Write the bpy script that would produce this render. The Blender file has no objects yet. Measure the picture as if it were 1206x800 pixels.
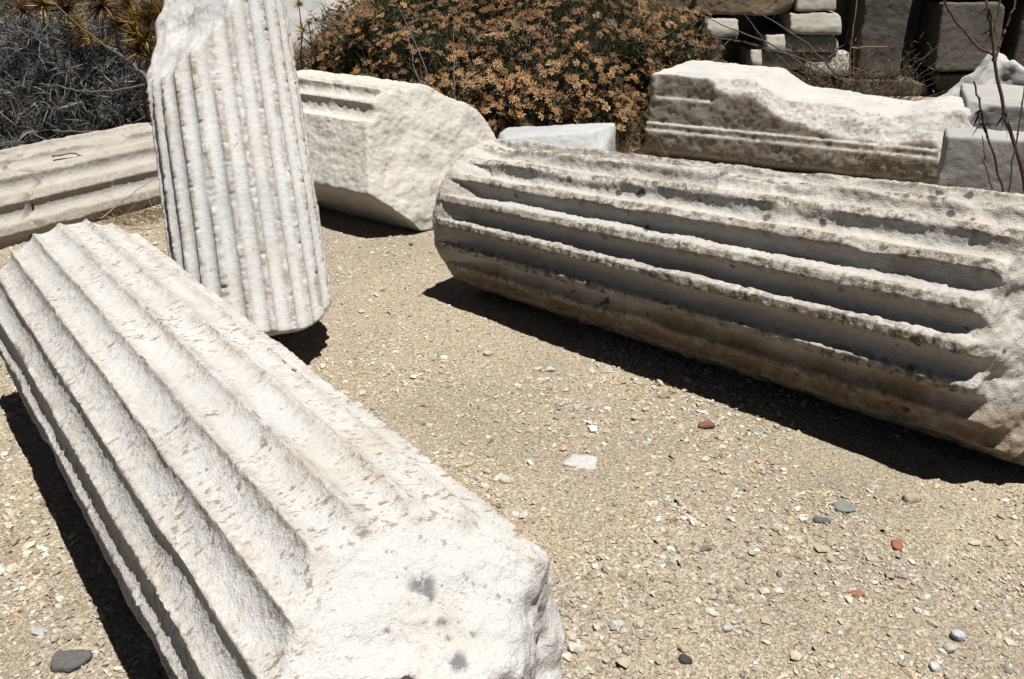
import bpy, math, random
import numpy as np
from mathutils import Matrix, Vector

# ------------------------------------------------------------------ camera, sky, sun, exposure
scene = bpy.context.scene
COL = scene.collection
CAM_H, PITCH, FPX = 1.40, math.radians(23.0), 1172.0        # metres, radians, focal length in photo pixels (1206 wide)
cam_data = bpy.data.cameras.new('camera')
cam_data.sensor_width = 36.0
cam_data.lens = 36.0 * FPX / 1206.0
cam_data.clip_start, cam_data.clip_end = 0.05, 1000.0
cam = bpy.data.objects.new('camera', cam_data)
COL.objects.link(cam)
cam.location = (0, 0, CAM_H)
cam.rotation_euler = (math.pi / 2 - PITCH, 0, 0)
scene.camera = cam

SUN_EL = math.radians(76.0)
SUN_H = Vector((0.68, -0.73)).normalized()                   # ground direction towards the sun: high, from the right and a little from the camera's side
world = bpy.data.worlds.new('World')
scene.world = world
world.use_nodes = True
wn = world.node_tree
sky = wn.nodes.new('ShaderNodeTexSky')
sky.sky_type = 'NISHITA'
sky.sun_disc = False
sky.sun_elevation = SUN_EL
sky.sun_rotation = math.atan2(SUN_H.x, SUN_H.y)
sky.air_density, sky.dust_density, sky.ozone_density = 0.14, 0.1, 0.5
wn.links.new(sky.outputs[0], wn.nodes['Background'].inputs[0])
wn.nodes['Background'].inputs[1].default_value = 0.05
sun_data = bpy.data.lights.new('sun', 'SUN')
sun_data.energy, sun_data.angle, sun_data.color = 5.0, math.radians(0.53), (1.0, 0.97, 0.92)
sun = bpy.data.objects.new('sun', sun_data)
COL.objects.link(sun)
sd = Vector((SUN_H.x * math.cos(SUN_EL), SUN_H.y * math.cos(SUN_EL), math.sin(SUN_EL)))
sun.rotation_euler = sd.to_track_quat('Z', 'Y').to_euler()
sun.location = (2, 3, 8)
vs = scene.view_settings
vs.view_transform, vs.look, vs.exposure, vs.gamma = 'Standard', 'None', 1.02, 1.0

# ------------------------------------------------------------------ helpers: rays, noise, meshes
RNG = np.random.default_rng(7)
random.seed(7)
CP, SP = math.cos(PITCH), math.sin(PITCH)

def ray(px, py):
    u, v = (px - 603.0) / FPX, (400.0 - py) / FPX
    return np.array([u, CP + v * SP, -SP + v * CP])

def at(px, py, z=0.0):                       # the point of height z seen at a photo pixel
    d = ray(px, py)
    return np.array([0, 0, CAM_H]) + d * ((z - CAM_H) / d[2])

def at_y(px, py, y):                         # the point at ground distance y
    d = ray(px, py)
    return np.array([0, 0, CAM_H]) + d * (y / d[1])

_perm = np.concatenate([np.random.default_rng(1).permutation(256)] * 3).astype(np.int32)
_g = np.random.default_rng(2).normal(size=(256, 3)); _g /= np.linalg.norm(_g, axis=1)[:, None]

def perlin(p, seed=0):
    p = np.asarray(p, np.float64) + seed * 17.31
    pi = np.floor(p).astype(np.int64); f = p - pi; pi &= 255
    w = f * f * f * (f * (f * 6 - 15) + 10)
    out = 0
    for dx in (0, 1):
        for dy in (0, 1):
            for dz in (0, 1):
                h = _perm[_perm[_perm[(pi[:, 0] + dx) & 255] + ((pi[:, 1] + dy) & 255)] + ((pi[:, 2] + dz) & 255)] & 255
                g = _g[h]
                d = g[:, 0] * (f[:, 0] - dx) + g[:, 1] * (f[:, 1] - dy) + g[:, 2] * (f[:, 2] - dz)
                out = out + d * (w[:, 0] if dx else 1 - w[:, 0]) * (w[:, 1] if dy else 1 - w[:, 1]) * (w[:, 2] if dz else 1 - w[:, 2])
    return out * 1.6

def fbm(p, octaves=4, seed=0, gain=0.5):
    p = np.asarray(p, np.float64)
    a, s, o = 1.0, 1.0, 0
    for k in range(octaves):
        o = o + a * perlin(p * s, seed + k * 3)
        s *= 2.03; a *= gain
    return o

def sstep(a, b, x):
    t = np.clip((x - a) / (b - a), 0, 1)
    return t * t * (3 - 2 * t)

def smax(a, b, k):                            # rounded intersection of solids
    h = np.clip(0.5 + 0.5 * (a - b) / k, 0, 1)
    return b + (a - b) * h + k * h * (1 - h)

def link(o, parent=None):
    COL.objects.link(o)
    if parent is not None: o.parent = parent
    return o

def mesh_from(name, V, F, mat=None, smooth=True, attrs=None):
    """V (n,3); F (m,k) array of equal-sided faces."""
    V = np.asarray(V, np.float32); F = np.asarray(F, np.int32)
    me = bpy.data.meshes.new(name)
    k = F.shape[1]
    me.vertices.add(len(V)); me.vertices.foreach_set('co', V.ravel())
    me.loops.add(F.size); me.loops.foreach_set('vertex_index', F.ravel())
    me.polygons.add(len(F))
    me.polygons.foreach_set('loop_start', np.arange(0, F.size, k, dtype=np.int32))
    me.polygons.foreach_set('use_smooth', np.full(len(F), smooth, bool))
    if attrs:
        for an, (dom, val) in attrs.items():
            val = np.asarray(val, np.float32)
            if val.ndim == 1:
                a = me.attributes.new(an, 'FLOAT', dom); a.data.foreach_set('value', val)
            else:
                a = me.attributes.new(an, 'FLOAT_COLOR', dom)
                a.data.foreach_set('color', np.concatenate([val, np.ones((len(val), 1), np.float32)], 1).ravel())
    me.update(calc_edges=True)
    me.validate(clean_customdata=False)
    if mat: me.materials.append(mat)
    return me

def obj(name, me, parent=None, label=None, cat=None, group=None, kind=None):
    o = link(bpy.data.objects.new(name, me), parent)
    return tag(o, label, cat, group, kind)

def tag(o, label=None, cat=None, group=None, kind=None):
    if label: o['label'] = label
    if cat: o['category'] = cat
    if group: o['group'] = group
    if kind: o['kind'] = kind
    return o

def empty(name, loc, label=None, cat=None, group=None):
    o = link(bpy.data.objects.new(name, None)); o.location = Vector([float(c) for c in loc])
    o.empty_display_size = 0.1
    return tag(o, label, cat, group)

def surface_nets(v, org, h):
    s = v < 0
    nx, ny, nz = v.shape
    cnt = np.zeros((nx - 1, ny - 1, nz - 1), np.int8)
    for a in (0, 1):
        for b in (0, 1):
            for c in (0, 1):
                cnt += s[a:nx - 1 + a, b:ny - 1 + b, c:nz - 1 + c]
    act = (cnt > 0) & (cnt < 8)
    idx = np.full(cnt.shape, -1, np.int32)
    I = np.argwhere(act); n = len(I)
    idx[act] = np.arange(n)
    off = np.array([(a, b, c) for a in (0, 1) for b in (0, 1) for c in (0, 1)])
    val = np.stack([v[I[:, 0] + o[0], I[:, 1] + o[1], I[:, 2] + o[2]] for o in off], 1)
    acc = np.zeros((n, 3)); num = np.zeros(n)
    for i in range(8):
        for j in range(i + 1, 8):
            if np.abs(off[i] - off[j]).sum() != 1: continue
            a, b = val[:, i], val[:, j]
            m = (a < 0) != (b < 0)
            t = np.where(m, a / np.where(m, a - b, 1), 0)[:, None]
            acc += np.where(m[:, None], off[i] + (off[j] - off[i]) * t, 0); num += m
    V = (I + acc / num[:, None]) * h + org
    Fs = []
    for ax in range(3):
        sl0 = [slice(1, -1)] * 3; sl1 = [slice(1, -1)] * 3
        sl0[ax] = slice(0, -1); sl1[ax] = slice(1, None)
        A, B = s[tuple(sl0)], s[tuple(sl1)]
        E = np.argwhere(A != B)
        if not len(E): continue
        flip = A[E[:, 0], E[:, 1], E[:, 2]]
        base = E.copy()
        o1, o2 = [k for k in range(3) if k != ax]
        for k in (o1, o2): base[:, k] += 1
        q = []
        for (d1, d2) in ((-1, -1), (0, -1), (0, 0), (-1, 0)):
            c = base.copy(); c[:, o1] += d1; c[:, o2] += d2
            q.append(idx[c[:, 0], c[:, 1], c[:, 2]])
        q = np.stack(q, 1)
        if ax == 1: flip = ~flip
        q = np.where(flip[:, None], q, q[:, ::-1])
        Fs.append(q)
    F = np.concatenate(Fs)
    return V, F[(F >= 0).all(1)]

def vnormals(V, F):
    d1, d2 = V[F[:, 2]] - V[F[:, 0]], V[F[:, 3]] - V[F[:, 1]]
    fn = np.cross(d1, d2)
    N = np.zeros_like(V)
    for k in range(4): 
        for c in range(3): N[:, c] += np.bincount(F[:, k], fn[:, c], len(V))
    return N / (np.linalg.norm(N, axis=1)[:, None] + 1e-12)

def sculpt(f, lo, hi, h, K=3, slack=1.3):
    """Mesh of the solid f<0 inside the box lo..hi, voxels of h metres (evaluated coarsely first, finely near the surface)."""
    lo, hi = np.asarray(lo, float) - 2.5 * h, np.asarray(hi, float) + 2.5 * h
    nc = np.ceil((hi - lo) / (h * K)).astype(int) + 1
    ax = [lo[k] + h * K * np.arange(nc[k]) for k in range(3)]
    vc = f(np.stack([q.ravel() for q in np.meshgrid(*ax, indexing='ij')], 1)).reshape(nc)
    cells = tuple(nc - 1)
    mn = np.full(cells, 1e9); pos = np.zeros(cells, bool); neg = np.zeros(cells, bool)
    for a in (0, 1):
        for b in (0, 1):
            for c in (0, 1):
                q = vc[a:nc[0] - 1 + a, b:nc[1] - 1 + b, c:nc[2] - 1 + c]
                mn = np.minimum(mn, np.abs(q)); pos |= q >= 0; neg |= q < 0
    fine = (mn < h * K * slack) | (pos & neg)
    v = np.repeat(np.repeat(np.repeat(np.where(fine, 0.0, vc[:-1, :-1, :-1]), K, 0), K, 1), K, 2)
    m = np.argwhere(np.repeat(np.repeat(np.repeat(fine, K, 0), K, 1), K, 2))
    v[m[:, 0], m[:, 1], m[:, 2]] = f(lo + m * h)
    v[0] = v[-1] = 1; v[:, 0] = v[:, -1] = 1; v[:, :, 0] = v[:, :, -1] = 1
    return surface_nets(v, lo, h)

def roughen(V, F, amp, scale, octaves=4, seed=0, gain=0.55, squash=(1, 1, 1)):
    N = vnormals(V, F)
    return V + N * (amp * fbm(V * np.array(squash) / scale, octaves, seed, gain))[:, None]

# ------------------------------------------------------------------ materials
def new_mat(name):
    m = bpy.data.materials.new(name); m.use_nodes = True
    nt = m.node_tree
    return m, nt, nt.nodes['Principled BSDF']

class NG:
    """short hand for a node tree"""
    def __init__(s, nt): s.nt = nt
    def n(s, t, **kw):
        x = s.nt.nodes.new(t)
        for k, v in kw.items(): setattr(x, k, v)
        return x
    def coord(s, which='Object'):
        return s.n('ShaderNodeTexCoord').outputs[which]
    def mapping(s, vec, scale=(1, 1, 1), rot=(0, 0, 0), loc=(0, 0, 0)):
        m = s.n('ShaderNodeMapping')
        s.nt.links.new(vec, m.inputs[0]); m.inputs['Scale'].default_value = scale
        m.inputs['Rotation'].default_value = rot; m.inputs['Location'].default_value = loc
        return m.outputs[0]
    def noise(s, vec, scale, detail=4, rough=0.55, dist=0.0):
        x = s.n('ShaderNodeTexNoise')
        s.nt.links.new(vec, x.inputs['Vector'])
        x.inputs['Scale'].default_value = scale; x.inputs['Detail'].default_value = detail
        x.inputs['Roughness'].default_value = rough; x.inputs['Distortion'].default_value = dist
        return x.outputs[0]
    def voronoi(s, vec, scale, feature='F1', rand=1.0):
        x = s.n('ShaderNodeTexVoronoi', feature=feature)
        s.nt.links.new(vec, x.inputs['Vector']); x.inputs['Scale'].default_value = scale
        x.inputs['Randomness'].default_value = rand
        return x
    def ramp(s, fac, stops, interp='LINEAR'):
        r = s.n('ShaderNodeValToRGB'); r.color_ramp.interpolation = interp
        el = r.color_ramp.elements
        while len(el) < len(stops): el.new(0.5)
        for e, (p, c) in zip(el, stops):
            e.position = p; e.color = (c, c, c, 1) if not hasattr(c, '__len__') else (*c, 1)
        s.nt.links.new(fac, r.inputs[0])
        return r.outputs[0]
    def mix(s, fac, a, b, blend='MIX'):
        m = s.n('ShaderNodeMix', data_type='RGBA', blend_type=blend)
        for sock, v in ((m.inputs[0], fac), (m.inputs[6], a), (m.inputs[7], b)):
            if isinstance(v, (int, float)): sock.default_value = v
            elif isinstance(v, tuple): sock.default_value = (*v, 1)
            else: s.nt.links.new(v, sock)
        return m.outputs[2]
    def math(s, op, a, b=0.0, clamp=False):
        m = s.n('ShaderNodeMath', operation=op, use_clamp=clamp)
        for sock, v in ((m.inputs[0], a), (m.inputs[1], b)):
            if isinstance(v, (int, float)): sock.default_value = v
            else: s.nt.links.new(v, sock)
        return m.outputs[0]
    def attr(s, name):
        return s.n('ShaderNodeAttribute', attribute_name=name)
    def bump(s, height, strength, dist, normal=None):
        b = s.n('ShaderNodeBump'); s.nt.links.new(height, b.inputs['Height'])
        b.inputs['Strength'].default_value = strength; b.inputs['Distance'].default_value = dist
        if normal is not None: s.nt.links.new(normal, b.inputs['Normal'])
        return b.outputs[0]

ALB = 0.50                                    # real albedos; the photograph is exposed brightly
def marble(name, base=(0.70, 0.665, 0.62), warm=(0.60, 0.50, 0.38), warm_amt=0.5, grey=(0.45, 0.47, 0.50), grey_amt=0.2,
           spots=0.3, lichen=0.0, crust=0.0, crust_col=(0.10, 0.085, 0.065), dashes=0.0, bump=1.0, seed=0.0, axis='z', patina=0.0,
           patina_col=(0.36, 0.27, 0.17), brown_tone=0.0, brown_col=(0.33, 0.24, 0.145), stain=0.0, black=0.0, arris_amt=None):
    m, nt, bs = new_mat(name)
    g = NG(nt)
    co = g.mapping(g.coord(), loc=(seed, seed * 2.3, seed * 1.7))
    # broad cream / cool drift, then finer warm staining
    c = g.mix(g.ramp(g.noise(co, 3.0, 2, 0.6), [(0.42, 0.0), (0.66, 1.0)]), base, tuple(min(0.86, b * 1.08) for b in base))
    c = g.mix(g.math('MULTIPLY', g.ramp(g.noise(co, 6.5, 4, 0.68, 0.4), [(0.50, 0.0), (0.72, 1.0)]), warm_amt), c, warm)
    c = g.mix(g.math('MULTIPLY', g.ramp(g.noise(co, 2.2, 3, 0.6), [(0.5, 0.0), (0.7, 1.0)]), grey_amt), c, grey)
    # crystalline speckle of the broken marble
    c = g.mix(0.22, c, g.ramp(g.noise(co, 260, 1, 0.6), [(0.3, 0.35), (0.7, 1.0)]), 'MULTIPLY')
    # small rust-brown and grey pits
    pit = g.ramp(g.noise(co, 70, 3, 0.55), [(0.63, 0.0), (0.70, 1.0)])
    pitm = g.math('MULTIPLY', pit, g.ramp(g.noise(co, 7.0, 2, 0.6), [(0.46, 0.0), (0.62, 1.0)]))
    c = g.mix(g.math('MULTIPLY', pitm, spots), c, (0.20, 0.165, 0.13))
    at_ = g.attr('arris')
    edge = g.math('MULTIPLY', g.ramp(g.noise(co, 30, 5, 0.7), [(0.40, 0.0), (0.62, 1.0)]), at_.outputs['Fac'])
    if patina:
        pm = g.ramp(g.noise(co, 4.0, 6, 0.65, 0.5), [(0.36, 0.0), (0.58, 1.0)])
        c = g.mix(g.math('MULTIPLY', pm, patina), c, patina_col)
    if brown_tone:                                    # brown tone, patchy by noise, wherever its vertex mask is set
        sm = g.math('MULTIPLY', g.ramp(g.noise(co, 9.0, 4, 0.68), [(0.30, 0.25), (0.55, 1.0)]), g.attr('brown_tone').outputs['Fac'])
        c = g.mix(g.math('MULTIPLY', sm, brown_tone), c, brown_col)
    if black:                                   # scattered black lichen spots
        vb = g.voronoi(co, 13.0)
        wb = g.math('ADD', vb.outputs['Distance'], g.math('MULTIPLY', g.noise(co, 60, 2), 0.25))
        sp = g.math('MULTIPLY', g.ramp(wb, [(0.26, 1.0), (0.32, 0.0)]), g.ramp(vb.outputs['Color'], [(0.52, 0.0), (0.56, 1.0)]))
        c = g.mix(g.math('MULTIPLY', sp, black), c, (0.05, 0.045, 0.04))
    if stain:
        c = g.mix(g.math('MULTIPLY', g.math('MULTIPLY', g.ramp(g.noise(co, 55, 3, 0.65), [(0.38, 0.0), (0.52, 1.0)]), g.attr('stain').outputs['Fac']), stain), c, (0.17, 0.17, 0.175))
    if crust:                                   # dark lichen crust that grows on the arrises
        cr = g.ramp(g.noise(co, 38, 5, 0.74), [(0.46, 0.0), (0.57, 1.0)])
        big = g.ramp(g.noise(co, 5.0, 3, 0.6), [(0.34, 0.0), (0.52, 1.0)])
        c = g.mix(g.math('MULTIPLY', g.math('MULTIPLY', g.math('MULTIPLY', cr, big), at_.outputs['Fac']), crust), c, crust_col)
    c = g.mix(g.math('MULTIPLY', edge, 0.45 * min(1, warm_amt * 2) if arris_amt is None else arris_amt), c, (0.36, 0.29, 0.21))
    if dashes:                                  # short brown tool scars lying across the flutes
        da = g.mapping(co, scale=(1.0, 1.0, 1.7), rot=(0.5, 0.3, 0.2))
        dm = g.ramp(g.noise(da, 42, 4, 0.68, 0.0), [(0.555, 0.0), (0.625, 1.0)])
        dg = g.ramp(g.noise(co, 4.2, 2, 0.6), [(0.40, 0.0), (0.54, 1.0)])
        c = g.mix(g.math('MULTIPLY', g.math('MULTIPLY', g.math('MULTIPLY', dm, dg), g.attr('skin').outputs['Fac']), dashes), c, (0.29, 0.225, 0.175))
    if lichen:                                  # round grey-blue lichen rosettes
        vo = g.voronoi(co, 22.0)
        wob = g.math('ADD', vo.outputs['Distance'], g.math('MULTIPLY', g.noise(co, 90, 2), 0.22))
        ring = g.ramp(wob, [(0.22, 0.75), (0.30, 0.55), (0.36, 1.0), (0.42, 0.0)])
        pick = g.ramp(vo.outputs['Color'], [(0.45, 0.0), (0.5, 1.0)])
        reg = g.ramp(g.noise(co, 3.4, 3, 0.6), [(0.47, 0.0), (0.56, 1.0)])
        c = g.mix(g.math('MULTIPLY', g.math('MULTIPLY', g.math('MULTIPLY', ring, pick), reg), lichen), c, (0.33, 0.35, 0.37))
    c = g.mix(1.0, c, (ALB, ALB, ALB), 'MULTIPLY')
    nt.links.new(c, bs.inputs['Base Color'])
    bs.inputs['Roughness'].default_value = 0.82
    bs.inputs['Specular IOR Level'].default_value = 0.25
    h1 = g.noise(co, 40, 4, 0.68)
    h2 = g.noise(co, 190, 2, 0.7)
    b = g.bump(h1, 0.5 * bump, 0.009)
    b = g.bump(h2, 0.6 * bump, 0.0045, b)
    b = g.bump(pit, 0.35 * bump, -0.004, b)
    nt.links.new(b, bs.inputs['Normal'])
    return m

def simple(name, col, rough=0.8, var=0.25, scale=30, bump=0.0, attr=None, translucent=0.0):
    m, nt, bs = new_mat(name)
    g = NG(nt)
    co = g.coord()
    nz = g.noise(co, scale, 4, 0.6)
    src = col
    if attr:
        src = g.attr(attr).outputs['Color']
    lo = tuple(c * (1 - var) for c in col)
    if attr:
        c = g.mix(1.0, src, g.ramp(nz, [(0.3, 1 - var), (0.7, 1.0)]), 'MULTIPLY')
    else:
        c = g.mix(g.ramp(nz, [(0.35, 0.0), (0.65, 1.0)]), lo, col)
    c = g.mix(1.0, c, (ALB, ALB, ALB), 'MULTIPLY')
    nt.links.new(c, bs.inputs['Base Color'])
    bs.inputs['Roughness'].default_value = rough
    bs.inputs['Specular IOR Level'].default_value = 0.3
    if bump:
        nt.links.new(g.bump(g.noise(co, scale * 2.5, 6, 0.7), bump, 0.01), bs.inputs['Normal'])
    if translucent:
        tr = g.n('ShaderNodeBsdfTranslucent'); nt.links.new(c, tr.inputs[0])
        mx = g.n('ShaderNodeMixShader'); mx.inputs[0].default_value = translucent
        nt.links.new(bs.outputs[0], mx.inputs[1]); nt.links.new(tr.outputs[0], mx.inputs[2])
        nt.links.new(mx.outputs[0], nt.nodes['Material Output'].inputs[0])
    return m

# ------------------------------------------------------------------ ground
def ground_height(x, y):
    p = np.stack([x, y, np.zeros_like(x)], 1)
    far = np.clip((np.hypot(x, y - 3) - 5) / 20, 0, 1)
    h = 0.012 * fbm(p * 1.1, 3, 3) * (1 + 6 * far)
    h += 0.0035 * fbm(p * 9, 3, 5)
    return h

def axis_coords(a, b, step, far, grow=1.22):
    mid = np.arange(a, b + 1e-6, step)
    lo, hi, s = [], [], step
    x = a
    while x > -far: s *= grow; x -= s; lo.append(x)
    x, s = b, step
    while x < far: s *= grow; x += s; hi.append(x)
    return np.concatenate([lo[::-1], mid, hi])

gx, gy = axis_coords(-2.3, 2.4, 0.0135, 140), axis_coords(0.85, 5.0, 0.0135, 140)
GX, GY = np.meshgrid(gx, gy, indexing='ij')
gz = ground_height(GX.ravel(), GY.ravel())
near = (np.abs(GX) < 2.4) & (GY > 0.8) & (GY < 5.1)
P = np.stack([GX.ravel(), GY.ravel(), np.zeros(GX.size)], 1)
nm = near.ravel()
gz[nm] += 0.0022 * fbm(P[nm] * 38, 2, 11)
I = np.arange(GX.size).reshape(GX.shape)
GF = np.stack([I[:-1, :-1].ravel(), I[1:, :-1].ravel(), I[1:, 1:].ravel(), I[:-1, 1:].ravel()], 1)

gm, nt, bs = new_mat('gravel_earth')
g = NG(nt)
co = g.coord()
warp = g.n('ShaderNodeVectorMath', operation='MULTIPLY_ADD')
nzv = g.n('ShaderNodeTexNoise'); nt.links.new(co, nzv.inputs['Vector']); nzv.inputs['Scale'].default_value = 60
nt.links.new(nzv.outputs['Color'], warp.inputs[0]); warp.inputs[1].default_value = (0.012, 0.012, 0.012); nt.links.new(co, warp.inputs[2])
cov = warp.outputs[0]
v1 = g.voronoi(cov, 105.0); v2 = g.voronoi(cov, 230.0)
pal = [(0.0, (0.27, 0.215, 0.145)), (0.22, (0.42, 0.355, 0.245)), (0.45, (0.53, 0.455, 0.32)), (0.66, (0.60, 0.53, 0.40)), (0.84, (0.46, 0.36, 0.225)), (0.95, (0.70, 0.66, 0.58))]
ca = g.ramp(v1.outputs['Color'], pal); cb = g.ramp(v2.outputs['Color'], pal)
pick = g.ramp(g.noise(co, 45, 3), [(0.45, 0.0), (0.55, 1.0)])
c = g.mix(pick, ca, cb)
dusty = g.ramp(g.noise(co, 1.6, 5, 0.6), [(0.40, 0.0), (0.62, 1.0)])
c = g.mix(g.math('MULTIPLY', dusty, 0.45), c, (0.47, 0.40, 0.285))
damp = g.ramp(g.noise(g.mapping(co, loc=(4.1, 2.2, 0)), 1.15, 5, 0.62), [(0.46, 0.0), (0.68, 1.0)])
c = g.mix(g.math('MULTIPLY', damp, 0.5), c, (0.30, 0.255, 0.195))
d1 = g.ramp(v1.outputs['Distance'], [(0.35, 1.0), (0.75, 0.68)])
c = g.mix(1.0, c, d1, 'MULTIPLY')
c = g.mix(1.0, c, (ALB * 1.2, ALB * 1.18, ALB * 1.22), 'MULTIPLY')
nt.links.new(c, bs.inputs['Base Color'])
bs.inputs['Roughness'].default_value = 0.9
bs.inputs['Specular IOR Level'].default_value = 0.2
b = g.bump(v1.outputs['Distance'], 0.9, -0.008)
b = g.bump(v2.outputs['Distance'], 0.6, -0.004, b)
b = g.bump(g.noise(co, 420, 3, 0.7), 0.4, 0.002, b)
nt.links.new(b, bs.inputs['Normal'])
obj('ground', mesh_from('ground', np.stack([GX.ravel(), GY.ravel(), gz], 1), GF, gm), kind='structure',
    label='tan gravelly earth floor strewn with small pebbles')

# ------------------------------------------------------------------ column drums
def frame(A, B, up=(0, 0, 1)):
    """matrix with local z from A to B and local y near 'up'"""
    A, B = Vector(A), Vector(B)
    z = (B - A).normalized(); y = Vector(up); y = (y - z * y.dot(z)).normalized(); x = y.cross(z)
    M = Matrix((x, y, z)).transposed().to_4x4(); M.translation = A
    return M, (B - A).length

def chip_tables(nfl, L, chip, seed, step=0.003):
    """how far each arris is knocked back along its length, one table for each of its two sides"""
    z = np.arange(-0.1, L + 0.1, step); k = np.arange(nfl)
    K, Z = [q.ravel() for q in np.meshgrid(k, z, indexing='ij')]
    big = sstep(0.22, 0.75, fbm(np.stack([K * 3.7, Z * 2.6, 0 * Z + seed], 1), 2, seed)) * chip * 2.4
    small = (0.5 + 0.7 * fbm(np.stack([K * 5.1 + 2, Z * 13, 0 * Z + seed + 1.5], 1), 3, seed + 5)).clip(0) * chip * 0.6
    nick = np.clip(fbm(np.stack([K * 4.3, Z * 62, 0 * Z + seed + 4.5], 1), 2, seed + 13) - 0.15, 0, 1) * chip * 1.6
    small = small + nick
    out = []
    for sgn in (-7, 7):
        out.append((big + small + np.clip(fbm(np.stack([K * 2.9 + sgn, Z * 28, 0 * Z + seed + 2.5], 1), 2, seed + 9), 0, 1) * chip * 0.8).reshape(nfl, len(z)))
    return np.stack(out), step

def flute_profile(th, z, R, nfl, depth, fillet, phase, tab):
    """surface radius of a worn fluted shaft and how close the point lies to an arris (0..1)"""
    a = th * nfl / (2 * np.pi) + phase
    k = np.round(a)                               # index of the nearest arris
    x = np.abs(a - k) * 2                         # 0 at the arris, 1 in the middle of the flute
    xf = np.clip((x - fillet) / (1 - fillet), 0, 1)
    dep = depth * (1 - (1 - xf) ** 2) ** 0.62
    T, step = tab
    zi = np.clip(((z + 0.1) / step).astype(int), 0, T.shape[2] - 1)
    cut = T[(a > k).astype(int), np.mod(k, nfl).astype(int), zi]
    cut = np.minimum(cut, depth * 0.85)
    return np.minimum(R - dep, R - cut), sstep(0.62, 0.12, x)

def drum(name, A, B, R0, R1, up=(0, 0, 1), nfl=24, depth=0.02, fillet=0.12, phase=0.0, chip=0.008, seed=1, h=0.006,
         cuts=(), rough=(0.0022, 0.02), mat=None, label=None, profile_mod=None, end_noise=0.01, group=None, round_k=0.012, swell=0.004, wave=1.2, lip=0.0, brown_band=None, spots_px=()):
    M, L = frame(A, B, up)
    tab = chip_tables(nfl, L, chip, seed)
    all_cuts = list(cuts) + [plane_cut((0, 0, 0), (0, 0, -1), end_noise, 0.14, seed + 30, 2), plane_cut((0, 0, L), (0, 0, 1), end_noise, 0.14, seed + 31, 2)]
    def rad(z): return R0 + (R1 - R0) * z / L
    def f(P):
        x, y, z = P.T
        r = np.hypot(x, y); th = np.arctan2(y, x)
        pr, _ = flute_profile(th, z, rad(z), nfl, depth, fillet, phase, tab)
        if profile_mod is not None: pr = profile_mod(P, th, r, pr, rad(z))
        if lip: pr = np.maximum(pr, rad(z) - 0.004 - 0.2 * np.clip(np.minimum(z, L - z) - lip, 0, None))
        d = r - pr
        for cfun in all_cuts: d = smax(d, cfun(P), round_k)
        return d
    Rm = max(R0, R1) + 0.01
    V, F = sculpt(f, (-Rm, -Rm, -0.02), (Rm, Rm, L + 0.02), h)
    V = roughen(V, F, rough[0], rough[1], 4, seed)
    V = roughen(V, F, rough[0] * wave, rough[1] * 6, 2, seed + 2)
    V = roughen(V, F, swell, 0.22, 2, seed + 4)
    _, nr = flute_profile(np.arctan2(V[:, 1], V[:, 0]), V[:, 2], rad(V[:, 2]), nfl, depth, fillet, phase, tab)
    outer = sstep(0.045, 0.02, rad(V[:, 2]) - np.hypot(V[:, 0], V[:, 1]))
    gap = rad(V[:, 2]) - np.hypot(V[:, 0], V[:, 1])
    at_d = {'arris': ('POINT', nr * outer), 'skin': ('POINT', sstep(depth + 0.022, depth + 0.01, gap) * sstep(0.0, 0.02, V[:, 2]) * sstep(0.0, 0.02, L - V[:, 2]))}
    if brown_band is not None:  # browner towards the underside of the drum, with a wavering edge
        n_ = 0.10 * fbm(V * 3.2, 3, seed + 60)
        at_d['brown_tone'] = ('POINT', sstep(brown_band[0], brown_band[1], V[:, 1] + n_))
    if spots_px:
        W = (np.array(M)[:3, :3] @ V.T).T + np.array(M)[:3, 3] - np.array([0, 0, CAM_H])
        N = vnormals(V, F) @ np.array(M)[:3, :3].T
        dpt = W[:, 1] * CP - W[:, 2] * SP
        sx, sy = 603 + FPX * W[:, 0] / dpt, 400 - FPX * (W[:, 1] * SP + W[:, 2] * CP) / dpt
        fac = (N * W).sum(1) < 0; a_ = np.zeros(len(V))
        for (qx, qy, rp) in spots_px:              # find the spot on the stone, then stain round it in metres
            i0 = np.argmin(np.hypot(sx - qx, sy - qy) + np.where(fac, 0, 1e5))
            a_ = np.maximum(a_, sstep(1.3, 0.5, np.linalg.norm(V - V[i0], axis=1) / (rp / FPX * dpt[i0])))
        at_d['stain'] = ('POINT', a_)
    me = mesh_from(name, V, F, mat, attrs=at_d)
    o = obj(name, me, None, label, 'column', group)
    o.matrix_world = M
    return o, M, L

def plane_cut(point, normal, amp=0.02, scale=0.12, seed=0, octv=4):
    p, n = np.array(point, float), np.array(normal, float); n /= np.linalg.norm(n)
    def f(P):
        d = (P - p) @ n
        m = np.abs(d) < amp * 2.2 + 0.01
        d[m] += amp * fbm(P[m] / scale, octv, seed, 0.5)
        return d
    return f

M_left = marble('marble_white_worn', base=(0.70, 0.683, 0.655), warm=(0.60, 0.52, 0.43), warm_amt=0.5, grey_amt=0.12, dashes=0.9, spots=0.7, seed=1.0, stain=0.9)
M_stand = marble('marble_grey_white', base=(0.76, 0.745, 0.725), warm=(0.58, 0.50, 0.39), warm_amt=0.55, grey=(0.62, 0.64, 0.675), grey_amt=0.7, spots=0.5, lichen=0.25, seed=3.0, bump=0.55, arris_amt=0.8)
M_right = marble('marble_lichen_crusted', base=(0.69, 0.66, 0.61), warm=(0.50, 0.41, 0.30), warm_amt=0.6, grey=(0.47, 0.46, 0.46), grey_amt=0.4, crust=0.95, spots=0.9, seed=5.0, patina=0.12, brown_tone=0.9, brown_col=(0.30, 0.215, 0.125), black=0.85)
M_chunk = marble('marble_cream', base=(0.72, 0.685, 0.62), warm=(0.60, 0.51, 0.39), warm_amt=0.45, grey_amt=0.1, spots=0.4, seed=7.0)
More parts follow.
